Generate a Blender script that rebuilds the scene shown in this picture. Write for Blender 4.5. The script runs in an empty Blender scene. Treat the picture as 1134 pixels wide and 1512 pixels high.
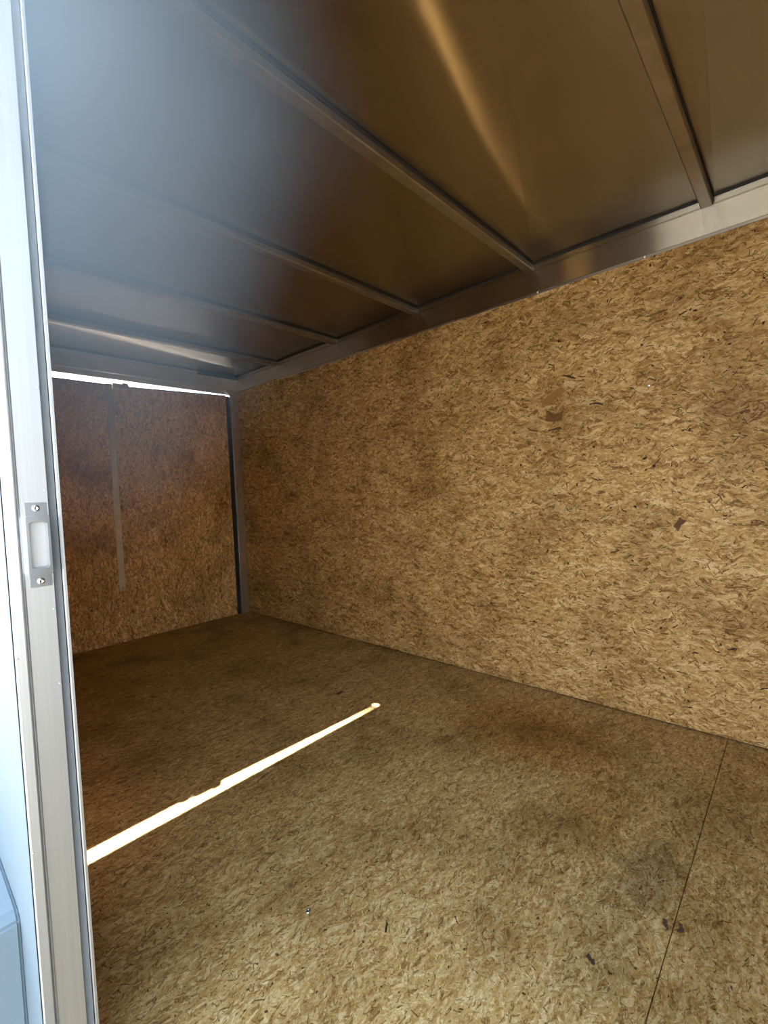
import bpy, bmesh, math, random
from mathutils import Vector, Matrix

C = bpy.context.scene.collection
SC = bpy.context.scene

# ------------------------------------------------------------------ camera
def camera():
    yaw, pitch, roll = math.radians(47.53), math.radians(-2.57), math.radians(-2.41)
    f = Vector((math.sin(yaw) * math.cos(pitch), math.cos(yaw) * math.cos(pitch), math.sin(pitch)))
    r = Vector((math.cos(yaw), -math.sin(yaw), 0))
    u = r.cross(f)
    r2 = math.cos(roll) * r + math.sin(roll) * u
    u2 = -math.sin(roll) * r + math.cos(roll) * u
    cd = bpy.data.cameras.new('camera')
    cd.sensor_fit = 'VERTICAL'
    cd.sensor_height = 36.0
    cd.sensor_width = 27.0
    cd.lens = 681.0 / 1512.0 * 36.0
    cd.clip_start = 0.02
    o = bpy.data.objects.new('camera', cd)
    m = Matrix((r2, u2, -f)).transposed().to_4x4()
    m.translation = Vector((0, 0, 0.898))
    o.matrix_world = m
    C.objects.link(o)
    SC.camera = o
camera()

# ------------------------------------------------------------------ sky, sun, exposure
SKY_STRENGTH = 4.6
SUN_STRENGTH = 120.0
EXPOSURE = 0.62
SC.view_settings.view_transform = 'Standard'
SC.view_settings.look = 'None'
SC.view_settings.gamma = 1.0
SC.view_settings.use_curve_mapping = False
SC.view_settings.exposure = EXPOSURE

def world():
    w = bpy.data.worlds.new('sky')
    SC.world = w
    w.use_nodes = True
    nt = w.node_tree
    nt.nodes.clear()
    out = nt.nodes.new('ShaderNodeOutputWorld')
    bg = nt.nodes.new('ShaderNodeBackground')
    bg.inputs['Strength'].default_value = SKY_STRENGTH
    tc = nt.nodes.new('ShaderNodeTexCoord')
    sp = nt.nodes.new('ShaderNodeSeparateXYZ')
    nt.links.new(tc.outputs['Generated'], sp.inputs[0])
    rp = nt.nodes.new('ShaderNodeValToRGB')
    e = rp.color_ramp.elements
    e[0].position = 0.0; e[0].color = (0.92, 0.96, 1.0, 1)
    e[1].position = 1.0; e[1].color = (0.42, 0.62, 0.95, 1)
    m = e.new(0.35); m.color = (0.72, 0.86, 1.0, 1)
    nt.links.new(sp.outputs['Z'], rp.inputs[0])
    nt.links.new(rp.outputs[0], bg.inputs['Color'])
    nt.links.new(bg.outputs[0], out.inputs[0])
    sd = bpy.data.lights.new('sun', 'SUN')
    sd.energy = SUN_STRENGTH
    sd.angle = math.radians(0.45)
    sd.color = (1.0, 0.955, 0.86)
    so = bpy.data.objects.new('sun', sd)
    so.rotation_euler = Vector((-0.455, -1.87, -1.653)).to_track_quat('-Z', 'Y').to_euler()
    so.location = (3, 9, 8)
    C.objects.link(so)
world()

# ------------------------------------------------------------------ dimensions (metres, floor at z = 0)
XR = 1.904          # inner face of the right wall
XL = 0.165          # inner face of the left wall
XO = 0.104          # outer skin, left side
YB = 3.220          # rear doors
YF = -1.30          # front wall
ZC = 1.816          # ceiling
RIB_Y = [0.22 + 0.61 * k for k in range(5)]
DOOR_Y0, DOOR_Y1 = -0.09, 0.737      # side door opening
DOOR_Z = 1.735

# ------------------------------------------------------------------ material helpers
class NT:
    def __init__(self, tree):
        self.t = tree
    def n(self, kind, **kw):
        nd = self.t.nodes.new(kind)
        for k, v in kw.items():
            setattr(nd, k, v)
        return nd
    def l(self, a, b):
        self.t.links.new(a, b)
    def put(self, sock, v):
        if hasattr(v, 'is_output'):
            self.l(v, sock)
        else:
            sock.default_value = v
    def math(self, op, a, b=None, c=None, clamp=False):
        nd = self.n('ShaderNodeMath', operation=op)
        nd.use_clamp = clamp
        self.put(nd.inputs[0], a)
        if b is not None: self.put(nd.inputs[1], b)
        if c is not None: self.put(nd.inputs[2], c)
        return nd.outputs[0]
    def vmath(self, op, a, b=None):
        nd = self.n('ShaderNodeVectorMath', operation=op)
        self.put(nd.inputs[0], a)
        if b is not None: self.put(nd.inputs[1], b)
        return nd.outputs[0]
    def sep(self, v):
        nd = self.n('ShaderNodeSeparateXYZ'); self.put(nd.inputs[0], v); return nd.outputs
    def comb(self, x, y, z=0.0):
        nd = self.n('ShaderNodeCombineXYZ')
        self.put(nd.inputs[0], x); self.put(nd.inputs[1], y); self.put(nd.inputs[2], z)
        return nd.outputs[0]
    def noise(self, v, scale, detail=3.0, rough=0.5, dim='3D'):
        nd = self.n('ShaderNodeTexNoise', noise_dimensions=dim)
        self.put(nd.inputs['Vector'], v)
        nd.inputs['Scale'].default_value = scale
        nd.inputs['Detail'].default_value = detail
        nd.inputs['Roughness'].default_value = rough
        return nd.outputs
    def mix(self, fac, a, b, blend='MIX'):
        nd = self.n('ShaderNodeMix', data_type='RGBA', blend_type=blend)
        self.put(nd.inputs[0], fac); self.put(nd.inputs[6], a); self.put(nd.inputs[7], b)
        return nd.outputs[2]
    def step(self, x, lo, hi, a=0.0, b=1.0):
        nd = self.n('ShaderNodeMapRange', interpolation_type='SMOOTHSTEP')
        self.put(nd.inputs[0], x); self.put(nd.inputs[1], lo); self.put(nd.inputs[2], hi)
        nd.inputs[3].default_value = a; nd.inputs[4].default_value = b
        return nd.outputs[0]
    def ramp(self, fac, stops):
        nd = self.n('ShaderNodeValToRGB')
        e = nd.color_ramp.elements
        while len(e) < len(stops): e.new(0.5)
        for i, (p, c) in enumerate(stops):
            e[i].position = p; e[i].color = (*c, 1)
        self.put(nd.inputs[0], fac)
        return nd.outputs[0]

def new_mat(name):
    m = bpy.data.materials.new(name)
    m.use_nodes = True
    t = m.node_tree
    t.nodes.clear()
    k = NT(t)
    out = k.n('ShaderNodeOutputMaterial')
    b = k.n('ShaderNodeBsdfPrincipled')
    k.l(b.outputs[0], out.inputs[0])
    return m, k, b

def strand_layer_group():
    """One random strand of wood per cell: mask, tone, grain, dark rim."""
    g = bpy.data.node_groups.new('strand_layer', 'ShaderNodeTree')
    I = lambda n, t='NodeSocketFloat': g.interface.new_socket(n, in_out='INPUT', socket_type=t)
    O = lambda n: g.interface.new_socket(n, in_out='OUTPUT', socket_type='NodeSocketFloat')
    I('P', 'NodeSocketVector'); I('CellL'); I('CellW'); I('Len'); I('Wid'); I('Spread'); I('Seed')
    O('Mask'); O('Tone'); O('Pick')
    k = NT(g)
    gi = k.n('NodeGroupInput').outputs
    go = k.n('NodeGroupOutput').inputs
    x, y, _ = k.sep(gi['P'])
    px = k.math('ADD', k.math('DIVIDE', x, gi['CellL']), gi['Seed'])
    py = k.math('ADD', k.math('DIVIDE', y, gi['CellW']), k.math('MULTIPLY', gi['Seed'], 1.37))
    pv = k.comb(px, py)
    vo = k.n('ShaderNodeTexVoronoi', voronoi_dimensions='2D', feature='F1')
    k.l(pv, vo.inputs['Vector']); vo.inputs['Scale'].default_value = 1.0
    vo.inputs['Randomness'].default_value = 1.0
    qx, qy, _ = k.sep(vo.outputs['Position'])
    r1, r2, r3 = k.sep(vo.outputs['Color'])
    lx = k.math('MULTIPLY', k.math('SUBTRACT', px, qx), gi['CellL'])
    ly = k.math('MULTIPLY', k.math('SUBTRACT', py, qy), gi['CellW'])
    ang = k.math('MULTIPLY', k.math('SUBTRACT', k.math('FRACT', k.math('MULTIPLY', r1, 17.3)), 0.5), gi['Spread'])
    c, s = k.math('COSINE', ang), k.math('SINE', ang)
    u = k.math('ADD', k.math('MULTIPLY', lx, c), k.math('MULTIPLY', ly, s))
    v = k.math('SUBTRACT', k.math('MULTIPLY', ly, c), k.math('MULTIPLY', lx, s))
    L = k.math('MULTIPLY', gi['Len'], k.math('ADD', 0.45, r2))
    W = k.math('MULTIPLY', gi['Wid'], k.math('ADD', 0.35, k.math('FRACT', k.math('MULTIPLY', r2, 31.7))))
    a = k.math('DIVIDE', k.math('ABSOLUTE', u), L)
    b = k.math('DIVIDE', k.math('ABSOLUTE', v), W)
    mu = k.step(a, 0.85, 1.0, 1.0, 0.0)
    mv = k.step(b, 0.75, 1.0, 1.0, 0.0)
    k.l(k.math('MULTIPLY', mu, mv), go['Mask'])
    k.l(r3, go['Tone'])
    k.l(k.math('FRACT', k.math('MULTIPLY', r3, 53.1)), go['Pick'])
    return g
STRAND = strand_layer_group()

def osb(name, axes, tint, seed=0.0, spread=1.0, light=1.0, contrast=1.0, bump=0.25, marks=(), stains=(), rough=0.62, size=1.0):
    """axes: which object coordinates run along / across the strands."""
    m, k, b = new_mat(name)
    tc = k.n('ShaderNodeTexCoord')
    xyz = k.sep(tc.outputs['Object'])
    U, V = xyz[axes[0]], xyz[axes[1]]
    raw = k.comb(U, V)
    wob = k.noise(k.vmath('ADD', raw, (seed, seed * 2, 0)), 11.0, 1.0, 0.6)['Color']
    warp = k.vmath('SCALE', k.vmath('SUBTRACT', wob, (0.5, 0.5, 0.5)))
    warp.node.inputs['Scale'].default_value = 0.045 * size
    fine = k.noise(raw, 48.0 / size, 2.0, 0.6)['Color']
    warp2 = k.vmath('SCALE', k.vmath('SUBTRACT', fine, (0.5, 0.5, 0.5)))
    warp2.node.inputs['Scale'].default_value = 0.013 * size
    P = k.vmath('ADD', k.vmath('ADD', raw, warp), warp2)
    def layer(cl, cw, ln, wd, sp, sd):
        n = k.n('ShaderNodeGroup'); n.node_tree = STRAND
        k.l(P, n.inputs['P'])
        for nm, val in (('CellL', cl * size), ('CellW', cw * size), ('Len', ln * size), ('Wid', wd * size), ('Spread', sp), ('Seed', sd + seed)):
            n.inputs[nm].default_value = val
        return n.outputs
    T = lambda c: tuple(min(0.95, v * t * light) for v, t in zip(c, tint))
    pale, tan, mid = (0.70, 0.56, 0.36), (0.55, 0.40, 0.205), (0.45, 0.30, 0.13)
    brown, dark, deep = (0.32, 0.185, 0.065), (0.18, 0.092, 0.028), (0.075, 0.036, 0.013)
    px, py, _ = k.sep(P)
    fb = k.noise(k.comb(k.math('MULTIPLY', px, 34.0 / size), k.math('MULTIPLY', py, 70.0 / size), seed), 1.0, 5.0, 0.72)['Fac']
    grit = k.noise(k.comb(k.math('MULTIPLY', px, 150.0 / size), k.math('MULTIPLY', py, 330.0 / size), seed), 1.0, 2.0, 0.6)['Fac']
    col = k.ramp(fb, [(0.30, T(brown)), (0.43, T(mid)), (0.55, T(tan)), (0.70, T(pale))])
    hgt = fb
    ct = contrast
    jig = k.math('MULTIPLY', k.math('SUBTRACT', grit, 0.5), 1.1)
    for i, (cl, cw, ln, wd, sp, f) in enumerate([
            (0.085, 0.030, 0.046, 0.0100, spread, 0.72),
            (0.048, 0.019, 0.026, 0.0060, spread * 1.3, 0.72),
            (0.028, 0.012, 0.015, 0.0032, spread * 1.6, 0.74),
            (0.017, 0.008, 0.009, 0.0017, spread * 2.0, 0.76)]):
        o = layer(cl, cw, ln, wd, sp, 3.7 + 11.3 * i)
        tone = k.math('ADD', jig, o['Tone'])
        lc = k.ramp(tone, [(0.0, T(dark)), (0.12, T(brown)), (0.34, T(mid)), (0.62, T(tan)), (0.95, T(pale))])
        fac = k.math('MULTIPLY', k.math('MULTIPLY', o['Mask'], f * ct), k.step(o['Pick'], 0.25, 0.30))
        col = k.mix(fac, col, lc)
        hgt = k.math('ADD', k.math('MULTIPLY', hgt, 0.7), k.math('MULTIPLY', fac, o['Tone']))
    # curled dark cracks between strands, gathered in drifts
    rid = k.noise(k.comb(k.math('MULTIPLY', px, 26.0 / size), k.math('MULTIPLY', py, 58.0 / size), seed + 3.0), 1.0, 2.0, 0.6)['Fac']
    gate = k.noise(k.vmath('ADD', raw, (seed + 7.7, 1.3, 0)), 42.0 / size, 2.0, 0.7)['Fac']
    ln1 = k.step(k.math('ABSOLUTE', k.math('SUBTRACT', rid, 0.5)), 0.006, 0.026, 1.0, 0.0)
    crack = k.math('MULTIPLY', ln1, k.step(gate, 0.49, 0.58))
    col = k.mix(k.math('MULTIPLY', crack, 0.70 * min(1.0, ct)), col, (*T(dark), 1))
    # thin dark slivers, bark specks
    for i, (cl, cw, ln, wd, sp, pick, f, cc) in enumerate([
            (0.044, 0.022, 0.012, 0.0015, spread * 1.8, 0.50, 0.85, dark),
            (0.070, 0.042, 0.013, 0.0016, spread * 2.2, 0.62, 0.85, deep),
            (0.034, 0.030, 0.0036, 0.0027, 3.1, 0.80, 0.95, deep)]):
        o = layer(cl, cw, ln, wd, sp, 71.1 + 9.7 * i)
        fac = k.math('MULTIPLY', k.math('MULTIPLY', o['Mask'], f * min(1.0, ct)), k.step(o['Pick'], pick, pick + 0.03))
        col = k.mix(fac, col, (*T(cc), 1))
    # broad drifts of tone in the board
    bl = k.noise(k.vmath('ADD', raw, (seed * 3.1, 4.0, 0)), 3.2, 3.0, 0.55)['Fac']
    col = k.mix(1.0, col, k.ramp(bl, [(0.30, (0.72, 0.68, 0.60)), (0.52, (1, 1, 1)), (0.72, (1.0, 1.0, 1.0))]), 'MULTIPLY')
    # single strands and marks that stand out on the board
    for (u0, v0, ang, hl, hw, c, f) in marks:
        du, dv = k.math('SUBTRACT', px, u0), k.math('SUBTRACT', py, v0)
        ca, sa = math.cos(ang), math.sin(ang)
        a = k.math('ADD', k.math('MULTIPLY', du, ca), k.math('MULTIPLY', dv, sa))
        d = k.math('SUBTRACT', k.math('MULTIPLY', dv, ca), k.math('MULTIPLY', du, sa))
        ma = k.step(k.math('ABSOLUTE', a), hl * 0.88, hl, 1.0, 0.0)
        md = k.step(k.math('ABSOLUTE', d), hw * 0.75, hw, 1.0, 0.0)
        col = k.mix(k.math('MULTIPLY', k.math('MULTIPLY', ma, md), f), col, (*c, 1))
    for (u0, v0, ru, rv, c, f) in stains:
        du = k.math('DIVIDE', k.math('SUBTRACT', U, u0), ru)
        dv = k.math('DIVIDE', k.math('SUBTRACT', V, v0), rv)
        r = k.math('SQRT', k.math('ADD', k.math('MULTIPLY', du, du), k.math('MULTIPLY', dv, dv)))
        nz = k.noise(raw, 26.0, 4.0, 0.65)['Fac']
        r = k.math('ADD', r, k.math('MULTIPLY', k.math('SUBTRACT', nz, 0.5), 1.6))
        col = k.mix(k.math('MULTIPLY', k.step(r, 0.35, 1.0, 1.0, 0.0), f), col, (*c, 1), 'MULTIPLY')
    gm = k.n('ShaderNodeGamma'); k.l(col, gm.inputs[0]); gm.inputs[1].default_value = 1.45
    gain = k.vmath('SCALE', gm.outputs[0]); gain.node.inputs['Scale'].default_value = 1.40
    col = gain
    k.l(col, b.inputs['Base Color'])
    b.inputs['Roughness'].default_value = rough
    b.inputs['Specular IOR Level'].default_value = 0.25
    bp = k.n('ShaderNodeBump')
    bp.inputs['Strength'].default_value = bump
    bp.inputs['Distance'].default_value = 0.002
    k.l(hgt, bp.inputs['Height'])
    k.l(bp.outputs[0], b.inputs['Normal'])
    return m

def metal(name, color, rough, tangent=None, aniso=0.0, streak_axes=None, amount=0.06, metallic=1.0, bump=0.0):
    m, k, b = new_mat(name)
    tc = k.n('ShaderNodeTexCoord')
    xyz = k.sep(tc.outputs['Object'])
    b.inputs['Metallic'].default_value = metallic
    sc = [14.0, 14.0, 14.0]
    if streak_axes is not None: 
        for a in range(3): sc[a] = 3.0 if a == streak_axes else 260.0
    v = k.comb(*[k.math('MULTIPLY', xyz[a], sc[a]) for a in range(3)])
    ns = k.noise(v, 1.0, 3.0, 0.6)['Fac']
    lo = tuple(c * (1 - amount) for c in color); hi = tuple(min(1, c * (1 + amount)) for c in color)
    k.l(k.ramp(ns, [(0.3, lo), (0.7, hi)]), b.inputs['Base Color'])
    bl = k.noise(tc.outputs['Object'], 5.0, 3.0, 0.6)['Fac']
    k.l(k.math('ADD', rough - 0.03, k.math('MULTIPLY', bl, 0.06)), b.inputs['Roughness'])
    if tangent:
        b.inputs['Anisotropic'].default_value = aniso
        tg = k.n('ShaderNodeCombineXYZ')
        for i in range(3): tg.inputs[i].default_value = tangent[i]
        k.l(tg.outputs[0], b.inputs['Tangent'])
    return m

def brushed(name, color, across, groove, share, sharp=0.2, soft=0.36, amount=0.03):
    """brushed sheet: fine grooves whose faces lean along one axis, over a softer body."""
    m, k, b = new_mat(name)
    out = next(n for n in k.t.nodes if n.type == 'OUTPUT_MATERIAL')
    b2 = k.n('ShaderNodeBsdfPrincipled')
    tc = k.n('ShaderNodeTexCoord')
    xyz = k.sep(tc.outputs['Object'])
    ns = k.noise(tc.outputs['Object'], 6.0, 3.0, 0.6)['Fac']
    lo = tuple(c * (1 - amount) for c in color); hi = tuple(min(1, c * (1 + amount)) for c in color)
    col = k.ramp(ns, [(0.3, lo), (0.7, hi)])
    for n, r in ((b, soft), (b2, sharp)):
        k.l(col, n.inputs['Base Color'])
        n.inputs['Metallic'].default_value = 1.0
        n.inputs['Roughness'].default_value = r
    wn = k.n('ShaderNodeTexWhiteNoise', noise_dimensions='3D')
    k.l(k.vmath('MULTIPLY', tc.outputs['Object'], (90000.0, 90000.0, 90000.0)), wn.inputs['Vector'])
    a, c, d = k.sep(wn.outputs['Color'])
    g = k.math('MULTIPLY', k.math('SUBTRACT', k.math('ADD', k.math('ADD', a, c), d), 1.5), 2.0 * groove)
    geo = k.n('ShaderNodeNewGeometry')
    lean = k.comb(*[k.math('MULTIPLY', g, across[i]) for i in range(3)])
    nrm = k.vmath('NORMALIZE', k.vmath('ADD', geo.outputs['Normal'], lean))
    k.l(nrm, b2.inputs['Normal'])
    mx = k.n('ShaderNodeMixShader')
    mx.inputs[0].default_value = share
    k.l(b.outputs[0], mx.inputs[1]); k.l(b2.outputs[0], mx.inputs[2])
    k.l(mx.outputs[0], out.inputs[0])
    return m

def plain(name, color, rough=0.6, metallic=0.0, amount=0.08, scale=30.0, coat=0.0):
    m, k, b = new_mat(name)
    tc = k.n('ShaderNodeTexCoord')
    ns = k.noise(tc.outputs['Object'], scale, 4.0, 0.6)['Fac']
    lo = tuple(c * (1 - amount) for c in color); hi = tuple(min(1, c * (1 + amount)) for c in color)
    k.l(k.ramp(ns, [(0.3, lo), (0.7, hi)]), b.inputs['Base Color'])
    b.inputs['Roughness'].default_value = rough
    b.inputs['Metallic'].default_value = metallic
    b.inputs['Coat Weight'].default_value = coat
    return m

# ------------------------------------------------------------------ mesh helpers
def add_box(bm, lo, hi):
    vs = [bm.verts.new((x, y, z)) for x in (lo[0], hi[0]) for y in (lo[1], hi[1]) for z in (lo[2], hi[2])]
    for f in ((0, 1, 3, 2), (4, 6, 7, 5), (0, 4, 5, 1), (2, 3, 7, 6), (0, 2, 6, 4), (1, 5, 7, 3)):
        bm.faces.new([vs[i] for i in f])

def add_prism(bm, profile, axis, a, b):
    """extrude a closed 2D profile (in the two remaining axes, in order) along axis."""
    def pt(p, t):
        q = list(p); q.insert(axis, t); return q
    A = [bm.verts.new(pt(p, a)) for p in profile]
    B = [bm.verts.new(pt(p, b)) for p in profile]
    n = len(profile)
    for i in range(n):
        bm.faces.new((A[i], A[(i + 1) % n], B[(i + 1) % n], B[i]))
    bm.faces.new(A); bm.faces.new(B)

def obj(name, bm, mat, parent=None, bevel=0.0, seg=2, smooth=False):
    bmesh.ops.recalc_face_normals(bm, faces=bm.faces)
    if bevel:
        bmesh.ops.bevel(bm, geom=[e for e in bm.edges if len(e.link_faces) == 2 and e.calc_face_angle(0) > 0.5],
                        offset=bevel, segments=seg, affect='EDGES', clamp_overlap=True)
    me = bpy.data.meshes.new(name)
    bm.to_mesh(me); bm.free()
    if smooth:
        for p in me.polygons: p.use_smooth = True
    me.materials.append(mat)
    o = bpy.data.objects.new(name, me)
    C.objects.link(o)
    if parent:
        o.parent = parent
        o.matrix_parent_inverse = parent.matrix_world.inverted()
    return o

def box(name, lo, hi, mat, parent=None, bevel=0.0):
    bm = bmesh.new(); add_box(bm, lo, hi)
    return obj(name, bm, mat, parent, bevel)

def tag(o, label=None, cat=None, group=None, kind=None):
    if label: o['label'] = label
    if cat: o['category'] = cat
    if group: o['group'] = group
    if kind: o['kind'] = kind
    return o

def screw(name, at, normal, r, mat, parent, socket=None, height=0.35):
    """pan-head screw: domed head with a cross recess, lying on a surface."""
    bm = bmesh.new()
    rings = []
    prof = [(1.0, 0.0), (1.0, 0.35 * height), (0.86, 0.75 * height), (0.55, 1.0 * height), (0.30, 1.0 * height), (0.22, 0.55 * height)]
    for (rr, h) in prof:
        ring = []
        for i in range(20):
            a = 2 * math.pi * i / 20
            q = rr
            if rr <= 0.3:
                q = rr * (1.0 + 0.55 * max(0.0, math.cos(4 * a)))
            ring.append(bm.verts.new((q * r * math.cos(a), q * r * math.sin(a), h * r)))
        rings.append(ring)
    for A, B in zip(rings, rings[1:]):
        for i in range(20):
            bm.faces.new((A[i], A[(i + 1) % 20], B[(i + 1) % 20], B[i]))
    bm.faces.new(rings[0]); bm.faces.new(rings[-1])
    q = Vector(normal).normalized().to_track_quat('Z', 'Y').to_matrix().to_4x4()
    q.translation = Vector(at)
    bmesh.ops.transform(bm, matrix=q, verts=bm.verts)
    return obj(name, bm, mat, parent, smooth=True)

# ------------------------------------------------------------------ materials
ORANGE, DARK, PALE = (0.36, 0.212, 0.068), (0.10, 0.055, 0.022), (0.62, 0.50, 0.32)
M_wall = osb('osb_wall', (1, 2), (1.01, 1.005, 0.97), seed=2.3, spread=1.15,
    marks=[(0.774, 1.253, -0.50, 0.055, 0.018, ORANGE, 0.9), (0.765, 1.185, 0.1, 0.035, 0.018, (0.17, 0.09, 0.03), 0.75),
           (0.600, 1.205, 0.05, 0.030, 0.004, DARK, 0.95), (0.765, 1.130, -0.16, 0.032, 0.006, DARK, 0.8),
           (0.700, 1.325, 0.6, 0.024, 0.004, DARK, 0.9), (0.700, 1.290, 0.3, 0.020, 0.016, PALE, 0.7),
           (0.330, 0.735, -0.9, 0.018, 0.014, (0.16, 0.085, 0.03), 0.9), (0.60, 0.905, 0.0, 0.022, 0.003, DARK, 0.9),
           (0.86, 1.13, 0.2, 0.020, 0.004, DARK, 0.8)])
M_rear = osb('osb_rear_doors', (2, 0), (1.00, 1.03, 1.06), seed=9.1, spread=1.3, light=1.34, size=0.9)  # board colour lightened to make up for missing light at the rear
M_floor = osb('osb_floor', (0, 1), (0.94, 0.965, 0.96), seed=5.6, spread=1.5, light=0.98, contrast=0.85, size=0.62, bump=0.5, rough=0.7,
    marks=[(1.026, 0.208, 0.4, 0.010, 0.0045, (0.12, 0.08, 0.06), 0.9), (1.030, 0.185, 0.3, 0.010, 0.0045, (0.12, 0.085, 0.065), 0.9),
           (0.850, 0.299, 1.1, 0.010, 0.004, (0.10, 0.07, 0.05), 0.9), (1.348, 1.549, 0.2, 0.022, 0.010, (0.10, 0.065, 0.035), 0.85),
           (0.655, 0.640, 0.3, 0.012, 0.0025, (0.07, 0.04, 0.02), 0.95)],
    stains=[(1.13, 0.262, 0.16, 0.09, (0.66, 0.66, 0.68), 0.8), (0.92, 0.30, 0.22, 0.10, (0.82, 0.82, 0.82), 0.7),
            (1.30, 0.42, 0.25, 0.12, (0.80, 0.74, 0.6), 0.7), (1.55, 0.75, 0.28, 0.40, (0.80, 0.70, 0.5), 0.8)])
M_ceil = brushed('ceiling_sheet_metal', (0.42, 0.375, 0.30), (1, 0, 0), 0.36, 0.6, sharp=0.065, soft=0.27)
M_rib = metal('galvanised_steel', (0.42, 0.39, 0.335), 0.42, amount=0.10)
M_rail = brushed('rail_aluminium', (0.44, 0.40, 0.33), (0, 0, 1), 0.75, 0.75, sharp=0.10, soft=0.36)
M_alu = metal('mill_aluminium', (0.70, 0.69, 0.67), 0.40, amount=0.08)
M_jamb = metal('satin_aluminium', (0.47, 0.47, 0.46), 0.50, tangent=(1, 0, 0), aniso=0.6, streak_axes=2, amount=0.04)
M_gasket = plain('grey_vinyl_seal', (0.135, 0.14, 0.14), 0.6)
M_zinc = metal('zinc_plated_steel', (0.62, 0.66, 0.70), 0.30, amount=0.10)
M_bright = metal('bright_zinc', (0.85, 0.87, 0.90), 0.15, amount=0.05)
M_skin = plain('pale_skin_paint', (0.13, 0.165, 0.185), 0.6, amount=0.03, scale=6.0)
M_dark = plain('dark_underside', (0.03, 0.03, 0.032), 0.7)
M_ground = plain('grey_asphalt', (0.07, 0.07, 0.068), 0.9, amount=0.15, scale=4.0)

# ------------------------------------------------------------------ structure: ground, floor, walls, ceiling
bm = bmesh.new(); add_box(bm, (-40, -40, -0.60), (40, 40, -0.52))
tag(obj('ground', bm, M_ground), kind='structure')

floor = box('floor', (XL - 0.045, 0.1972, -0.02), (XR + 0.03, YB + 0.06, 0.0), M_floor, bevel=0.0008)
tag(floor, kind='structure')
box('floor_sheet', (XL - 0.045, YF, -0.0205), (XR + 0.03, 0.1958, -0.0005), M_floor, floor, 0.0008)
box('underframe', (XO + 0.02, YF, -0.12), (XR + 0.04, YB + 0.03, -0.022), M_dark, floor)
screw('screw', (0.571, 0.794, -0.0005), (0, 0, 1), 0.0058, M_zinc, floor)

wall_r = box('wall_right', (XR, YF, 0.007), (XR + 0.010, YB, 1.712), M_wall)
tag(wall_r, kind='structure')
box('outer_skin', (XR + 0.035, YF - 0.03, -0.10), (XR + 0.055, YB + 0.05, ZC + 0.05), M_skin, wall_r)
screw('screw', (XR, 0.418, 1.240), (-1, 0, 0), 0.0055, M_bright, wall_r)
screw('screw', (XR, 3.150, 1.518), (-1, 0, 0), 0.0045, M_zinc, wall_r)

wall_l = box('wall_left', (XL - 0.010, DOOR_Y1 + 0.03, 0.005), (XL, YB, 1.712), M_wall)
tag(wall_l, kind='structure')
box('liner_panel', (XL - 0.010, YF, 0.005), (XL, DOOR_Y0 - 0.03, 1.712), M_wall, wall_l)
sk = bmesh.new()
add_box(sk, (XO, DOOR_Y1 + 0.012, 0.05), (XO + 0.012, YB + 0.05, ZC + 0.05))
obj('outer_skin', sk, M_skin, wall_l)
box('front_skin', (XO, YF - 0.03, 0.05), (XO + 0.012, DOOR_Y0 - 0.012, ZC + 0.05), M_skin, wall_l)
box('bottom_rail', (XO - 0.006, DOOR_Y1 + 0.012, -0.02), (XO + 0.012, YB + 0.05, 0.05), M_alu, wall_l, 0.004)

tag(box('wall_front', (XL - 0.04, YF - 0.03, -0.02), (XR + 0.04, YF, ZC + 0.02), M_wall), kind='structure')

def ceiling():
    bm = bmesh.new()
    edges = [YF] + RIB_Y + [YB + 0.01]
    ys = []
    for a, b in zip(edges, edges[1:]):
        n = 14
        ys += [(a + (b - a) * i / n, a, b) for i in range(n)]
    ys.append((edges[-1], edges[-2], edges[-1]))
    xs = [XL - 0.06 + (XR - XL + 0.10) * i / 40 for i in range(41)]
    rnd = random.Random(4)
    rows = []
    for (y, a, b) in ys:
        t = (y - a) / (b - a)
        row = []
        for x in xs:
            s = (x - XL) / (XR - XL)
            edge = max(0.0, math.sin(math.pi * min(1, max(0, s))))
            d = CEIL_SAG * math.sin(math.pi * t) ** 2 * (0.35 + 0.65 * edge)
            row.append(bm.verts.new((x, y, ZC - 0.0 + d)))
        rows.append(row)
    for A, B in zip(rows, rows[1:]):
        for i in range(len(xs) - 1):
            bm.faces.new((A[i], A[i + 1], B[i + 1], B[i]))
    o = obj('ceiling', bm, M_ceil, smooth=True)
    for p in o.data.polygons:
        if p.normal.z > 0: p.flip()
    box('roof_skin', (XO, YF - 0.03, ZC + 0.03), (XR + 0.055, YB + 0.05, ZC + 0.05), M_skin, o)
    return tag(o, kind='structure')
CEIL_SAG = 0.004
ceiling()

# ------------------------------------------------------------------ roof rails, rear frame
# right roof rail: a top flange, a tall face, a thin lip over the OSB
bm = bmesh.new()
add_prism(bm, [(XR - 0.014, ZC - 0.003), (XR - 0.014, ZC - 0.026), (XR - 0.008, ZC - 0.029), (XR - 0.005, 1.702),
               (XR - 0.0005, 1.700), (XR + 0.03, 1.700), (XR + 0.03, ZC - 0.003)], 1, YF, YB - 0.02)
rail = tag(obj('trim_1', bm, M_rail), 'brushed aluminium roof rail between the ceiling and the long wood-strand wall', None, kind='structure')
bm = bmesh.new(); add_box(bm, (XR - 0.0022, YF, 1.692), (XR + 0.003, 2.70, 1.704))
obj('lip', bm, M_rib, rail)
box('gap_shade', (XR - 0.016, YF, ZC - 0.008), (XR + 0.02, YB - 0.02, ZC + 0.0005), M_dark, rail)  # black strip painting in the shaded gap between rail and ceiling
for y in (0.425, 0.823, 1.236, 1.652, 2.44):
    screw('screw', (XR - 0.0022, y, 1.697), (-1, 0, 0), 0.0042, M_bright, rail)
bm = bmesh.new()
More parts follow.
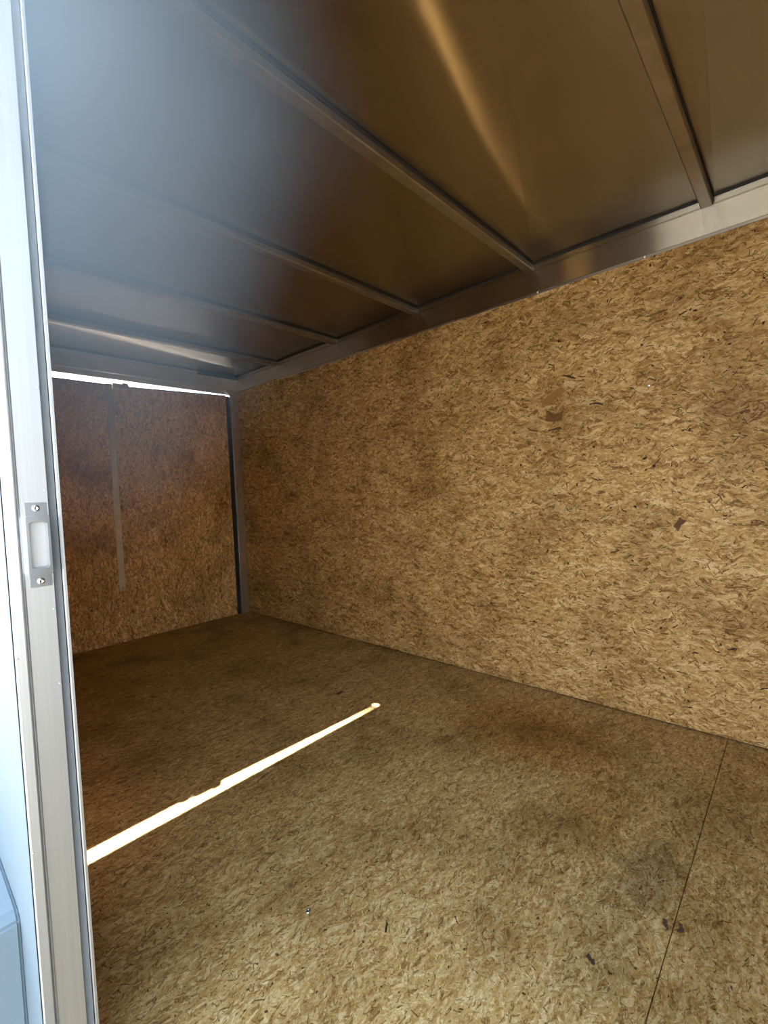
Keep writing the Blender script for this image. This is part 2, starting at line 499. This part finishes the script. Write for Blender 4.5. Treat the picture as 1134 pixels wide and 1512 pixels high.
add_prism(bm, [(XL + 0.014, ZC - 0.003), (XL + 0.014, ZC - 0.026), (XL + 0.008, ZC - 0.029), (XL + 0.005, 1.702),
               (XL - 0.03, 1.700), (XL - 0.03, ZC - 0.003)], 1, YF, YB - 0.02)
tag(obj('trim_2', bm, M_rail), 'brushed aluminium roof rail above the doorway wall', kind='structure')

# rear header above the two doors
HZ = 1.672          # bottom of header
bm = bmesh.new()
add_prism(bm, [(YB - 0.020, 1.788), (YB - 0.012, 1.712), (YB - 0.006, 1.706), (YB - 0.001, HZ + 0.002), (YB + 0.003, HZ),
               (YB + 0.006, HZ + 0.012), (YB + 0.006, 1.788)], 0, XL - 0.02, XR + 0.03)
hd = tag(obj('trim_3', bm, M_alu), 'folded aluminium header above the two rear doors', kind='structure')
box('filler_strip', (XL - 0.02, YB - 0.026, 1.786), (1.586, YB - 0.004, 1.808), M_alu, hd, 0.002)
box('backing', (XL - 0.03, YB + 0.008, HZ + 0.062), (XR + 0.03, YB + 0.05, ZC + 0.03), M_dark, hd)
bm = bmesh.new()   # small folded gusset where header and post meet
add_prism(bm, [(1.78, 1.712), (1.862, 1.705), (1.862, 1.630), (1.845, 1.625), (1.838, 1.650)], 1, YB - 0.024, YB - 0.019)
obj('gusset', bm, M_alu, hd, 0.001)
screw('screw', (1.022, YB - 0.014, 1.735), (0, -1, 0), 0.005, M_zinc, hd)

def post(name, x0, x1, xg, label):
    bm = bmesh.new()
    lo, hi = min(x0, x1), max(x0, x1)
    add_box(bm, (lo, YB - 0.018, 0.0), (hi, YB + 0.05, 1.705))
    o = obj(name, bm, M_alu, bevel=0.002)
    tag(o, label, kind='structure')
    xa, xb = sorted((x1, XR + 0.037 if x1 > 1 else XO + 0.012))
    box('closing_strip', (xa, YB + 0.002, -0.02), (xb, YB + 0.05, ZC + 0.02), M_dark, o)
    g0, g1 = sorted((xg, x0))
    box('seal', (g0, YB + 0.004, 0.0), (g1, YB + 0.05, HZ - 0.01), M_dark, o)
    return o
p = post('trim_4', 1.837, XR - 0.002, 1.811, 'aluminium corner post where the long wall meets the rear doors')
screw('screw', (1.872, YB - 0.018, 1.519), (0, -1, 0), 0.0045, M_bright, p)
screw('screw', (1.872, YB - 0.018, 0.92), (0, -1, 0), 0.0045, M_bright, p)
post('trim_5', 0.233, XL + 0.002, 0.259, 'aluminium corner post beside the doorway wall and rear doors')

# rear doors
def door(name, x0, x1, z0, z1, label):
    """liner top edge runs from z0 at x0 to z1 at x1."""
    bm = bmesh.new()
    add_prism(bm, [(x0, 0.004), (x1, 0.004), (x1, z1), (x0, z0)], 1, YB, YB + 0.012)
    # profile axes are x and z, extruded along y
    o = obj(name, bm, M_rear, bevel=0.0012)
    tag(o, label, kind='structure')
    bm = bmesh.new()
    add_prism(bm, [(x0 - 0.0, 0.0), (x1 + 0.0, 0.0), (x1, z1 - 0.012), (x0, z0 - 0.012)], 1, YB + 0.0125, YB + 0.04)
    obj('outer_panel', bm, M_skin, o)
    bm = bmesh.new()
    add_prism(bm, [(x0, z0 + 0.001), (x1, z1 + 0.001), (x1, z1 - 0.006), (x0, z0 - 0.006)], 1, YB - 0.001, YB + 0.014)
    obj('top_seal', bm, M_dark, o)
    return o
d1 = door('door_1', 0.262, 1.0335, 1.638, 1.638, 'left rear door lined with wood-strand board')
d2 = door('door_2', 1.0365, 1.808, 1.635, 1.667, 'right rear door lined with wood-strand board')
bm = bmesh.new()
add_prism(bm, [(0.998, YB - 0.006), (1.0335, YB - 0.006), (1.0335, YB - 0.001), (1.031, YB - 0.0035), (0.998, YB - 0.0005)], 2, 0.335, 1.642)
ast = obj('astragal', bm, M_alu, d1)
screw('screw', (1.016, YB - 0.006, 0.352), (0, -1, 0), 0.005, M_bright, ast)
screw('screw', (0.935, YB, 0.905), (0, -1, 0), 0.0042, M_zinc, d1)
bm = bmesh.new(); add_box(bm, (1.095, YB - 0.005, 1.626), (1.128, YB + 0.012, 1.658))
add_box(bm, (1.037, YB - 0.004, 1.622), (1.132, YB + 0.008, 1.651))
obj('latch_keeper', bm, M_alu, d2, 0.002)
for (x, z) in ((1.120, 1.605), (1.046, 0.905), (1.052, 0.038), (1.775, 1.630)):
    screw('screw', (x, YB - 0.0005, z), (0, -1, 0), 0.0042, M_bright, d2)

# ------------------------------------------------------------------ side-door jamb
J = DOOR_Y1
bm = bmesh.new()   # keeper face, groove, outer flange, all one extrusion
add_prism(bm, [(0.1045, J + 0.004), (0.106, J), (0.1155, J - 0.001), (0.1165, J + 0.006), (0.1180, J + 0.006), (0.1186, J - 0.0015),
               (0.1205, J), (0.1505, J), (0.1505, J + 0.03), (0.1045, J + 0.03)], 2, -0.02, DOOR_Z)
jamb = tag(obj('trim_6', bm, M_jamb), 'satin aluminium jamb of the side doorway holding the strike plate', kind='structure')
box('seal', (0.1505, J + 0.007, -0.02), (0.1612, J + 0.03, DOOR_Z), M_gasket, jamb)
bm = bmesh.new()
add_prism(bm, [(0.1608, J + 0.0015), (0.1622, J), (0.1650, J), (0.1650, J + 0.045), (0.1608, J + 0.045)], 2, -0.02, DOOR_Z)
obj('inner_flange', bm, M_jamb, jamb)
for z in (1.052, 0.918, 0.760, 0.660):
    screw('screw', (0.1485, J, z), (0, -1, 0), 0.0012, M_bright, jamb)
for z in (0.985, 0.978, 0.968, 0.940):
    screw('screw', (0.1625, J, z), (0, -1, 0), 0.0011, M_bright, jamb)
for z in (0.705, 0.450):
    screw('screw', (0.1065, J, z), (0, -1, 0), 0.0014, M_bright, jamb)
# rest of the door frame: front jamb and head
bm = bmesh.new()
add_box(bm, (0.1045, DOOR_Y0 - 0.03, -0.02), (0.165, DOOR_Y0, DOOR_Z))
add_box(bm, (0.1045, DOOR_Y0 - 0.03, DOOR_Z), (0.165, J + 0.03, ZC + 0.03))
tag(obj('trim_7', bm, M_jamb), 'satin aluminium head and front jamb of the side doorway', kind='structure')
box('sill', (0.1045, DOOR_Y0, -0.022), (0.1205, J, -0.004), M_alu, bpy.data.objects['trim_7'])

# strike plate: bowed plate with a rounded window, two screwed tabs
def strike_plate():
    bm = bmesh.new()
    cx, cz = 0.1365, 0.8475
    hw, hh = 0.0120, 0.0375         # raised frame
    iw, ih = 0.0098, 0.0298         # window
    def rr(w, h, r, n=6):
        pts = []
        for (sx, sz, a0) in ((1, 1, 0), (-1, 1, 90), (-1, -1, 180), (1, -1, 270)):
            for i in range(n + 1):
                a = math.radians(a0 + 90 * i / n)
                pts.append((cx + sx * (w - r) + r * math.cos(a), cz + sz * (h - r) + r * math.sin(a)))
        return pts
    outer, inner = rr(hw + 0.0006, hh, 0.002), rr(iw, ih, 0.0035)
    yf, yb = J - 0.0090, J - 0.0075
    of = [bm.verts.new((x, yf, z)) for x, z in outer]
    nf = [bm.verts.new((x, yf, z)) for x, z in inner]
    ob = [bm.verts.new((x, J + 0.0002, z)) for x, z in outer]
    nb = [bm.verts.new((x, yb + 0.003, z)) for x, z in inner]
    n = len(outer)
    for i in range(n):
        j = (i + 1) % n
        bm.faces.new((of[i], of[j], nf[j], nf[i]))
        bm.faces.new((of[i], of[j], ob[j], ob[i]))
        bm.faces.new((nf[i], nf[j], nb[j], nb[i]))
    o = obj('strike_plate', bm, M_zinc)
    tag(o, 'zinc strike plate with a rectangular window screwed to the side door jamb', 'strike plate')
    for nm, z0, z1 in (('tab', 0.884, 0.9025), ('tab', 0.7925, 0.811)):
        bm = bmesh.new()
        add_box(bm, (cx - 0.0120, J - 0.0016, z0), (cx + 0.0120, J, z1))
        t = obj(nm, bm, M_zinc, o, 0.0006)
        zc = 0.895 if z0 > 0.85 else 0.800
        screw('screw', (cx + 0.0003, J - 0.0016, zc), (0, -1, 0), 0.0044, M_bright, t, height=0.5)
    return o
strike_plate()

# ------------------------------------------------------------------ roof ribs
RIB_LABEL = ['steel roof rib nearest the camera, steepest one at upper right',
             'wide steel roof rib crossing the upper middle, second from the camera',
             'steel roof rib in the middle of the five under the ceiling',
             'steel roof rib second from the rear doors under the ceiling',
             'rearmost steel roof rib, the one closest to the rear doors']
def rib(y):
    bm = bmesh.new()
    # hat section: near face, flat bottom, far face
    add_prism(bm, [(y + 0.001, ZC - 0.003), (y, ZC - 0.028), (y + 0.003, ZC - 0.031), (y + 0.033, ZC - 0.031), (y + 0.036, ZC - 0.028),
                   (y + 0.036, ZC - 0.003)], 0, XL - 0.02, XR - 0.0135)
    o = obj('roof_rib', bm, M_rib)
    box('gap_shade', (XL - 0.02, y - 0.0015, ZC - 0.008), (XR - 0.0135, y + 0.036, ZC + 0.001), M_dark, o)  # dark strip standing in for the shadow gap above the rib
    return o
for y, lab in zip(RIB_Y, RIB_LABEL):
    tag(rib(y), lab, 'roof rib', 'steel roof ribs under the ceiling')

# ------------------------------------------------------------------ outside, seen left of the jamb
bm = bmesh.new()
add_prism(bm, [(0.86, 0.04), (0.86, 0.285), (0.875, 0.295), (2.55, 0.295), (2.565, 0.285), (2.565, 0.04), (2.54, 0.04), (2.54, 0.26),
               (0.885, 0.26), (0.885, 0.04)], 0, XO - 0.24, XO - 0.0005)
tag(obj('wheel_fender', bm, M_skin, bevel=0.004), 'pale blue-grey wheel fender on the outer skin beyond the side door jamb', 'fender')

# ------------------------------------------------------------------ added scattering volume imitating lens glare, just inside the doorway
def glare_volume():
    m = bpy.data.materials.new('glare_volume'); m.use_nodes = True
    k = NT(m.node_tree); k.t.nodes.clear()
    out = k.n('ShaderNodeOutputMaterial')
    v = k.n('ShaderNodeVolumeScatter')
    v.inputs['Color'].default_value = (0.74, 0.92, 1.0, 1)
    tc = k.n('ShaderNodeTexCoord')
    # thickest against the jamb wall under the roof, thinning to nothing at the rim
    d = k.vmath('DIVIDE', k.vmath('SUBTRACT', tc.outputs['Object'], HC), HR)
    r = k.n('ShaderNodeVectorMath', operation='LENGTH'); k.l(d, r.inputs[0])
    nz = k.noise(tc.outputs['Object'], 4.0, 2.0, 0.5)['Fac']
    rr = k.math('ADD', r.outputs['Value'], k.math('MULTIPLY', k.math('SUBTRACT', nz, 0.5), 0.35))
    k.l(k.math('MULTIPLY', k.step(rr, 0.0, 0.95, 1.0, 0.0), GLARE_DENSITY), v.inputs['Density'])
    k.l(v.outputs[0], out.inputs['Volume'])
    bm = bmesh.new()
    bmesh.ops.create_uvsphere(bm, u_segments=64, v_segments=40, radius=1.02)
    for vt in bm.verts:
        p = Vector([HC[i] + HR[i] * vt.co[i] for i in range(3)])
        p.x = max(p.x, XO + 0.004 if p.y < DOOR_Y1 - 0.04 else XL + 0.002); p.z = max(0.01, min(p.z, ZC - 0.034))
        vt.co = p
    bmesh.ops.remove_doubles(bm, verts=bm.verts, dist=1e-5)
    o = obj('glare_volume', bm, m, smooth=True)
    tag(o, 'pale blue volume added inside the doorway to imitate lens glare', 'glare_volume', kind='stuff')
GLARE_DENSITY = 4.0
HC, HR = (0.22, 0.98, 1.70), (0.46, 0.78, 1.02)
glare_volume()

# ------------------------------------------------------------------ names of the setting
for nm, lab, cat in (
        ('ground', 'dark asphalt ground outside the trailer', 'ground'),
        ('floor', 'worn wood-strand board floor with a sunlit stripe and one seam', 'floor'),
        ('wall_right', 'long wood-strand board wall opposite the doorway', 'wall'),
        ('wall_left', 'doorway wall with pale outer skin left of the jamb', 'wall'),
        ('wall_front', 'front wall of wood-strand board behind the camera side', 'wall'),
        ('ceiling', 'brushed metal ceiling sheet reflecting the board and the sunlit stripe', 'ceiling')):
    tag(bpy.data.objects[nm], lab, cat)
for o in bpy.data.objects:
    if o.parent is None and o.get('kind') == 'structure' and not o.get('category'):
        o['category'] = 'door' if o.name.startswith('door') else 'trim'
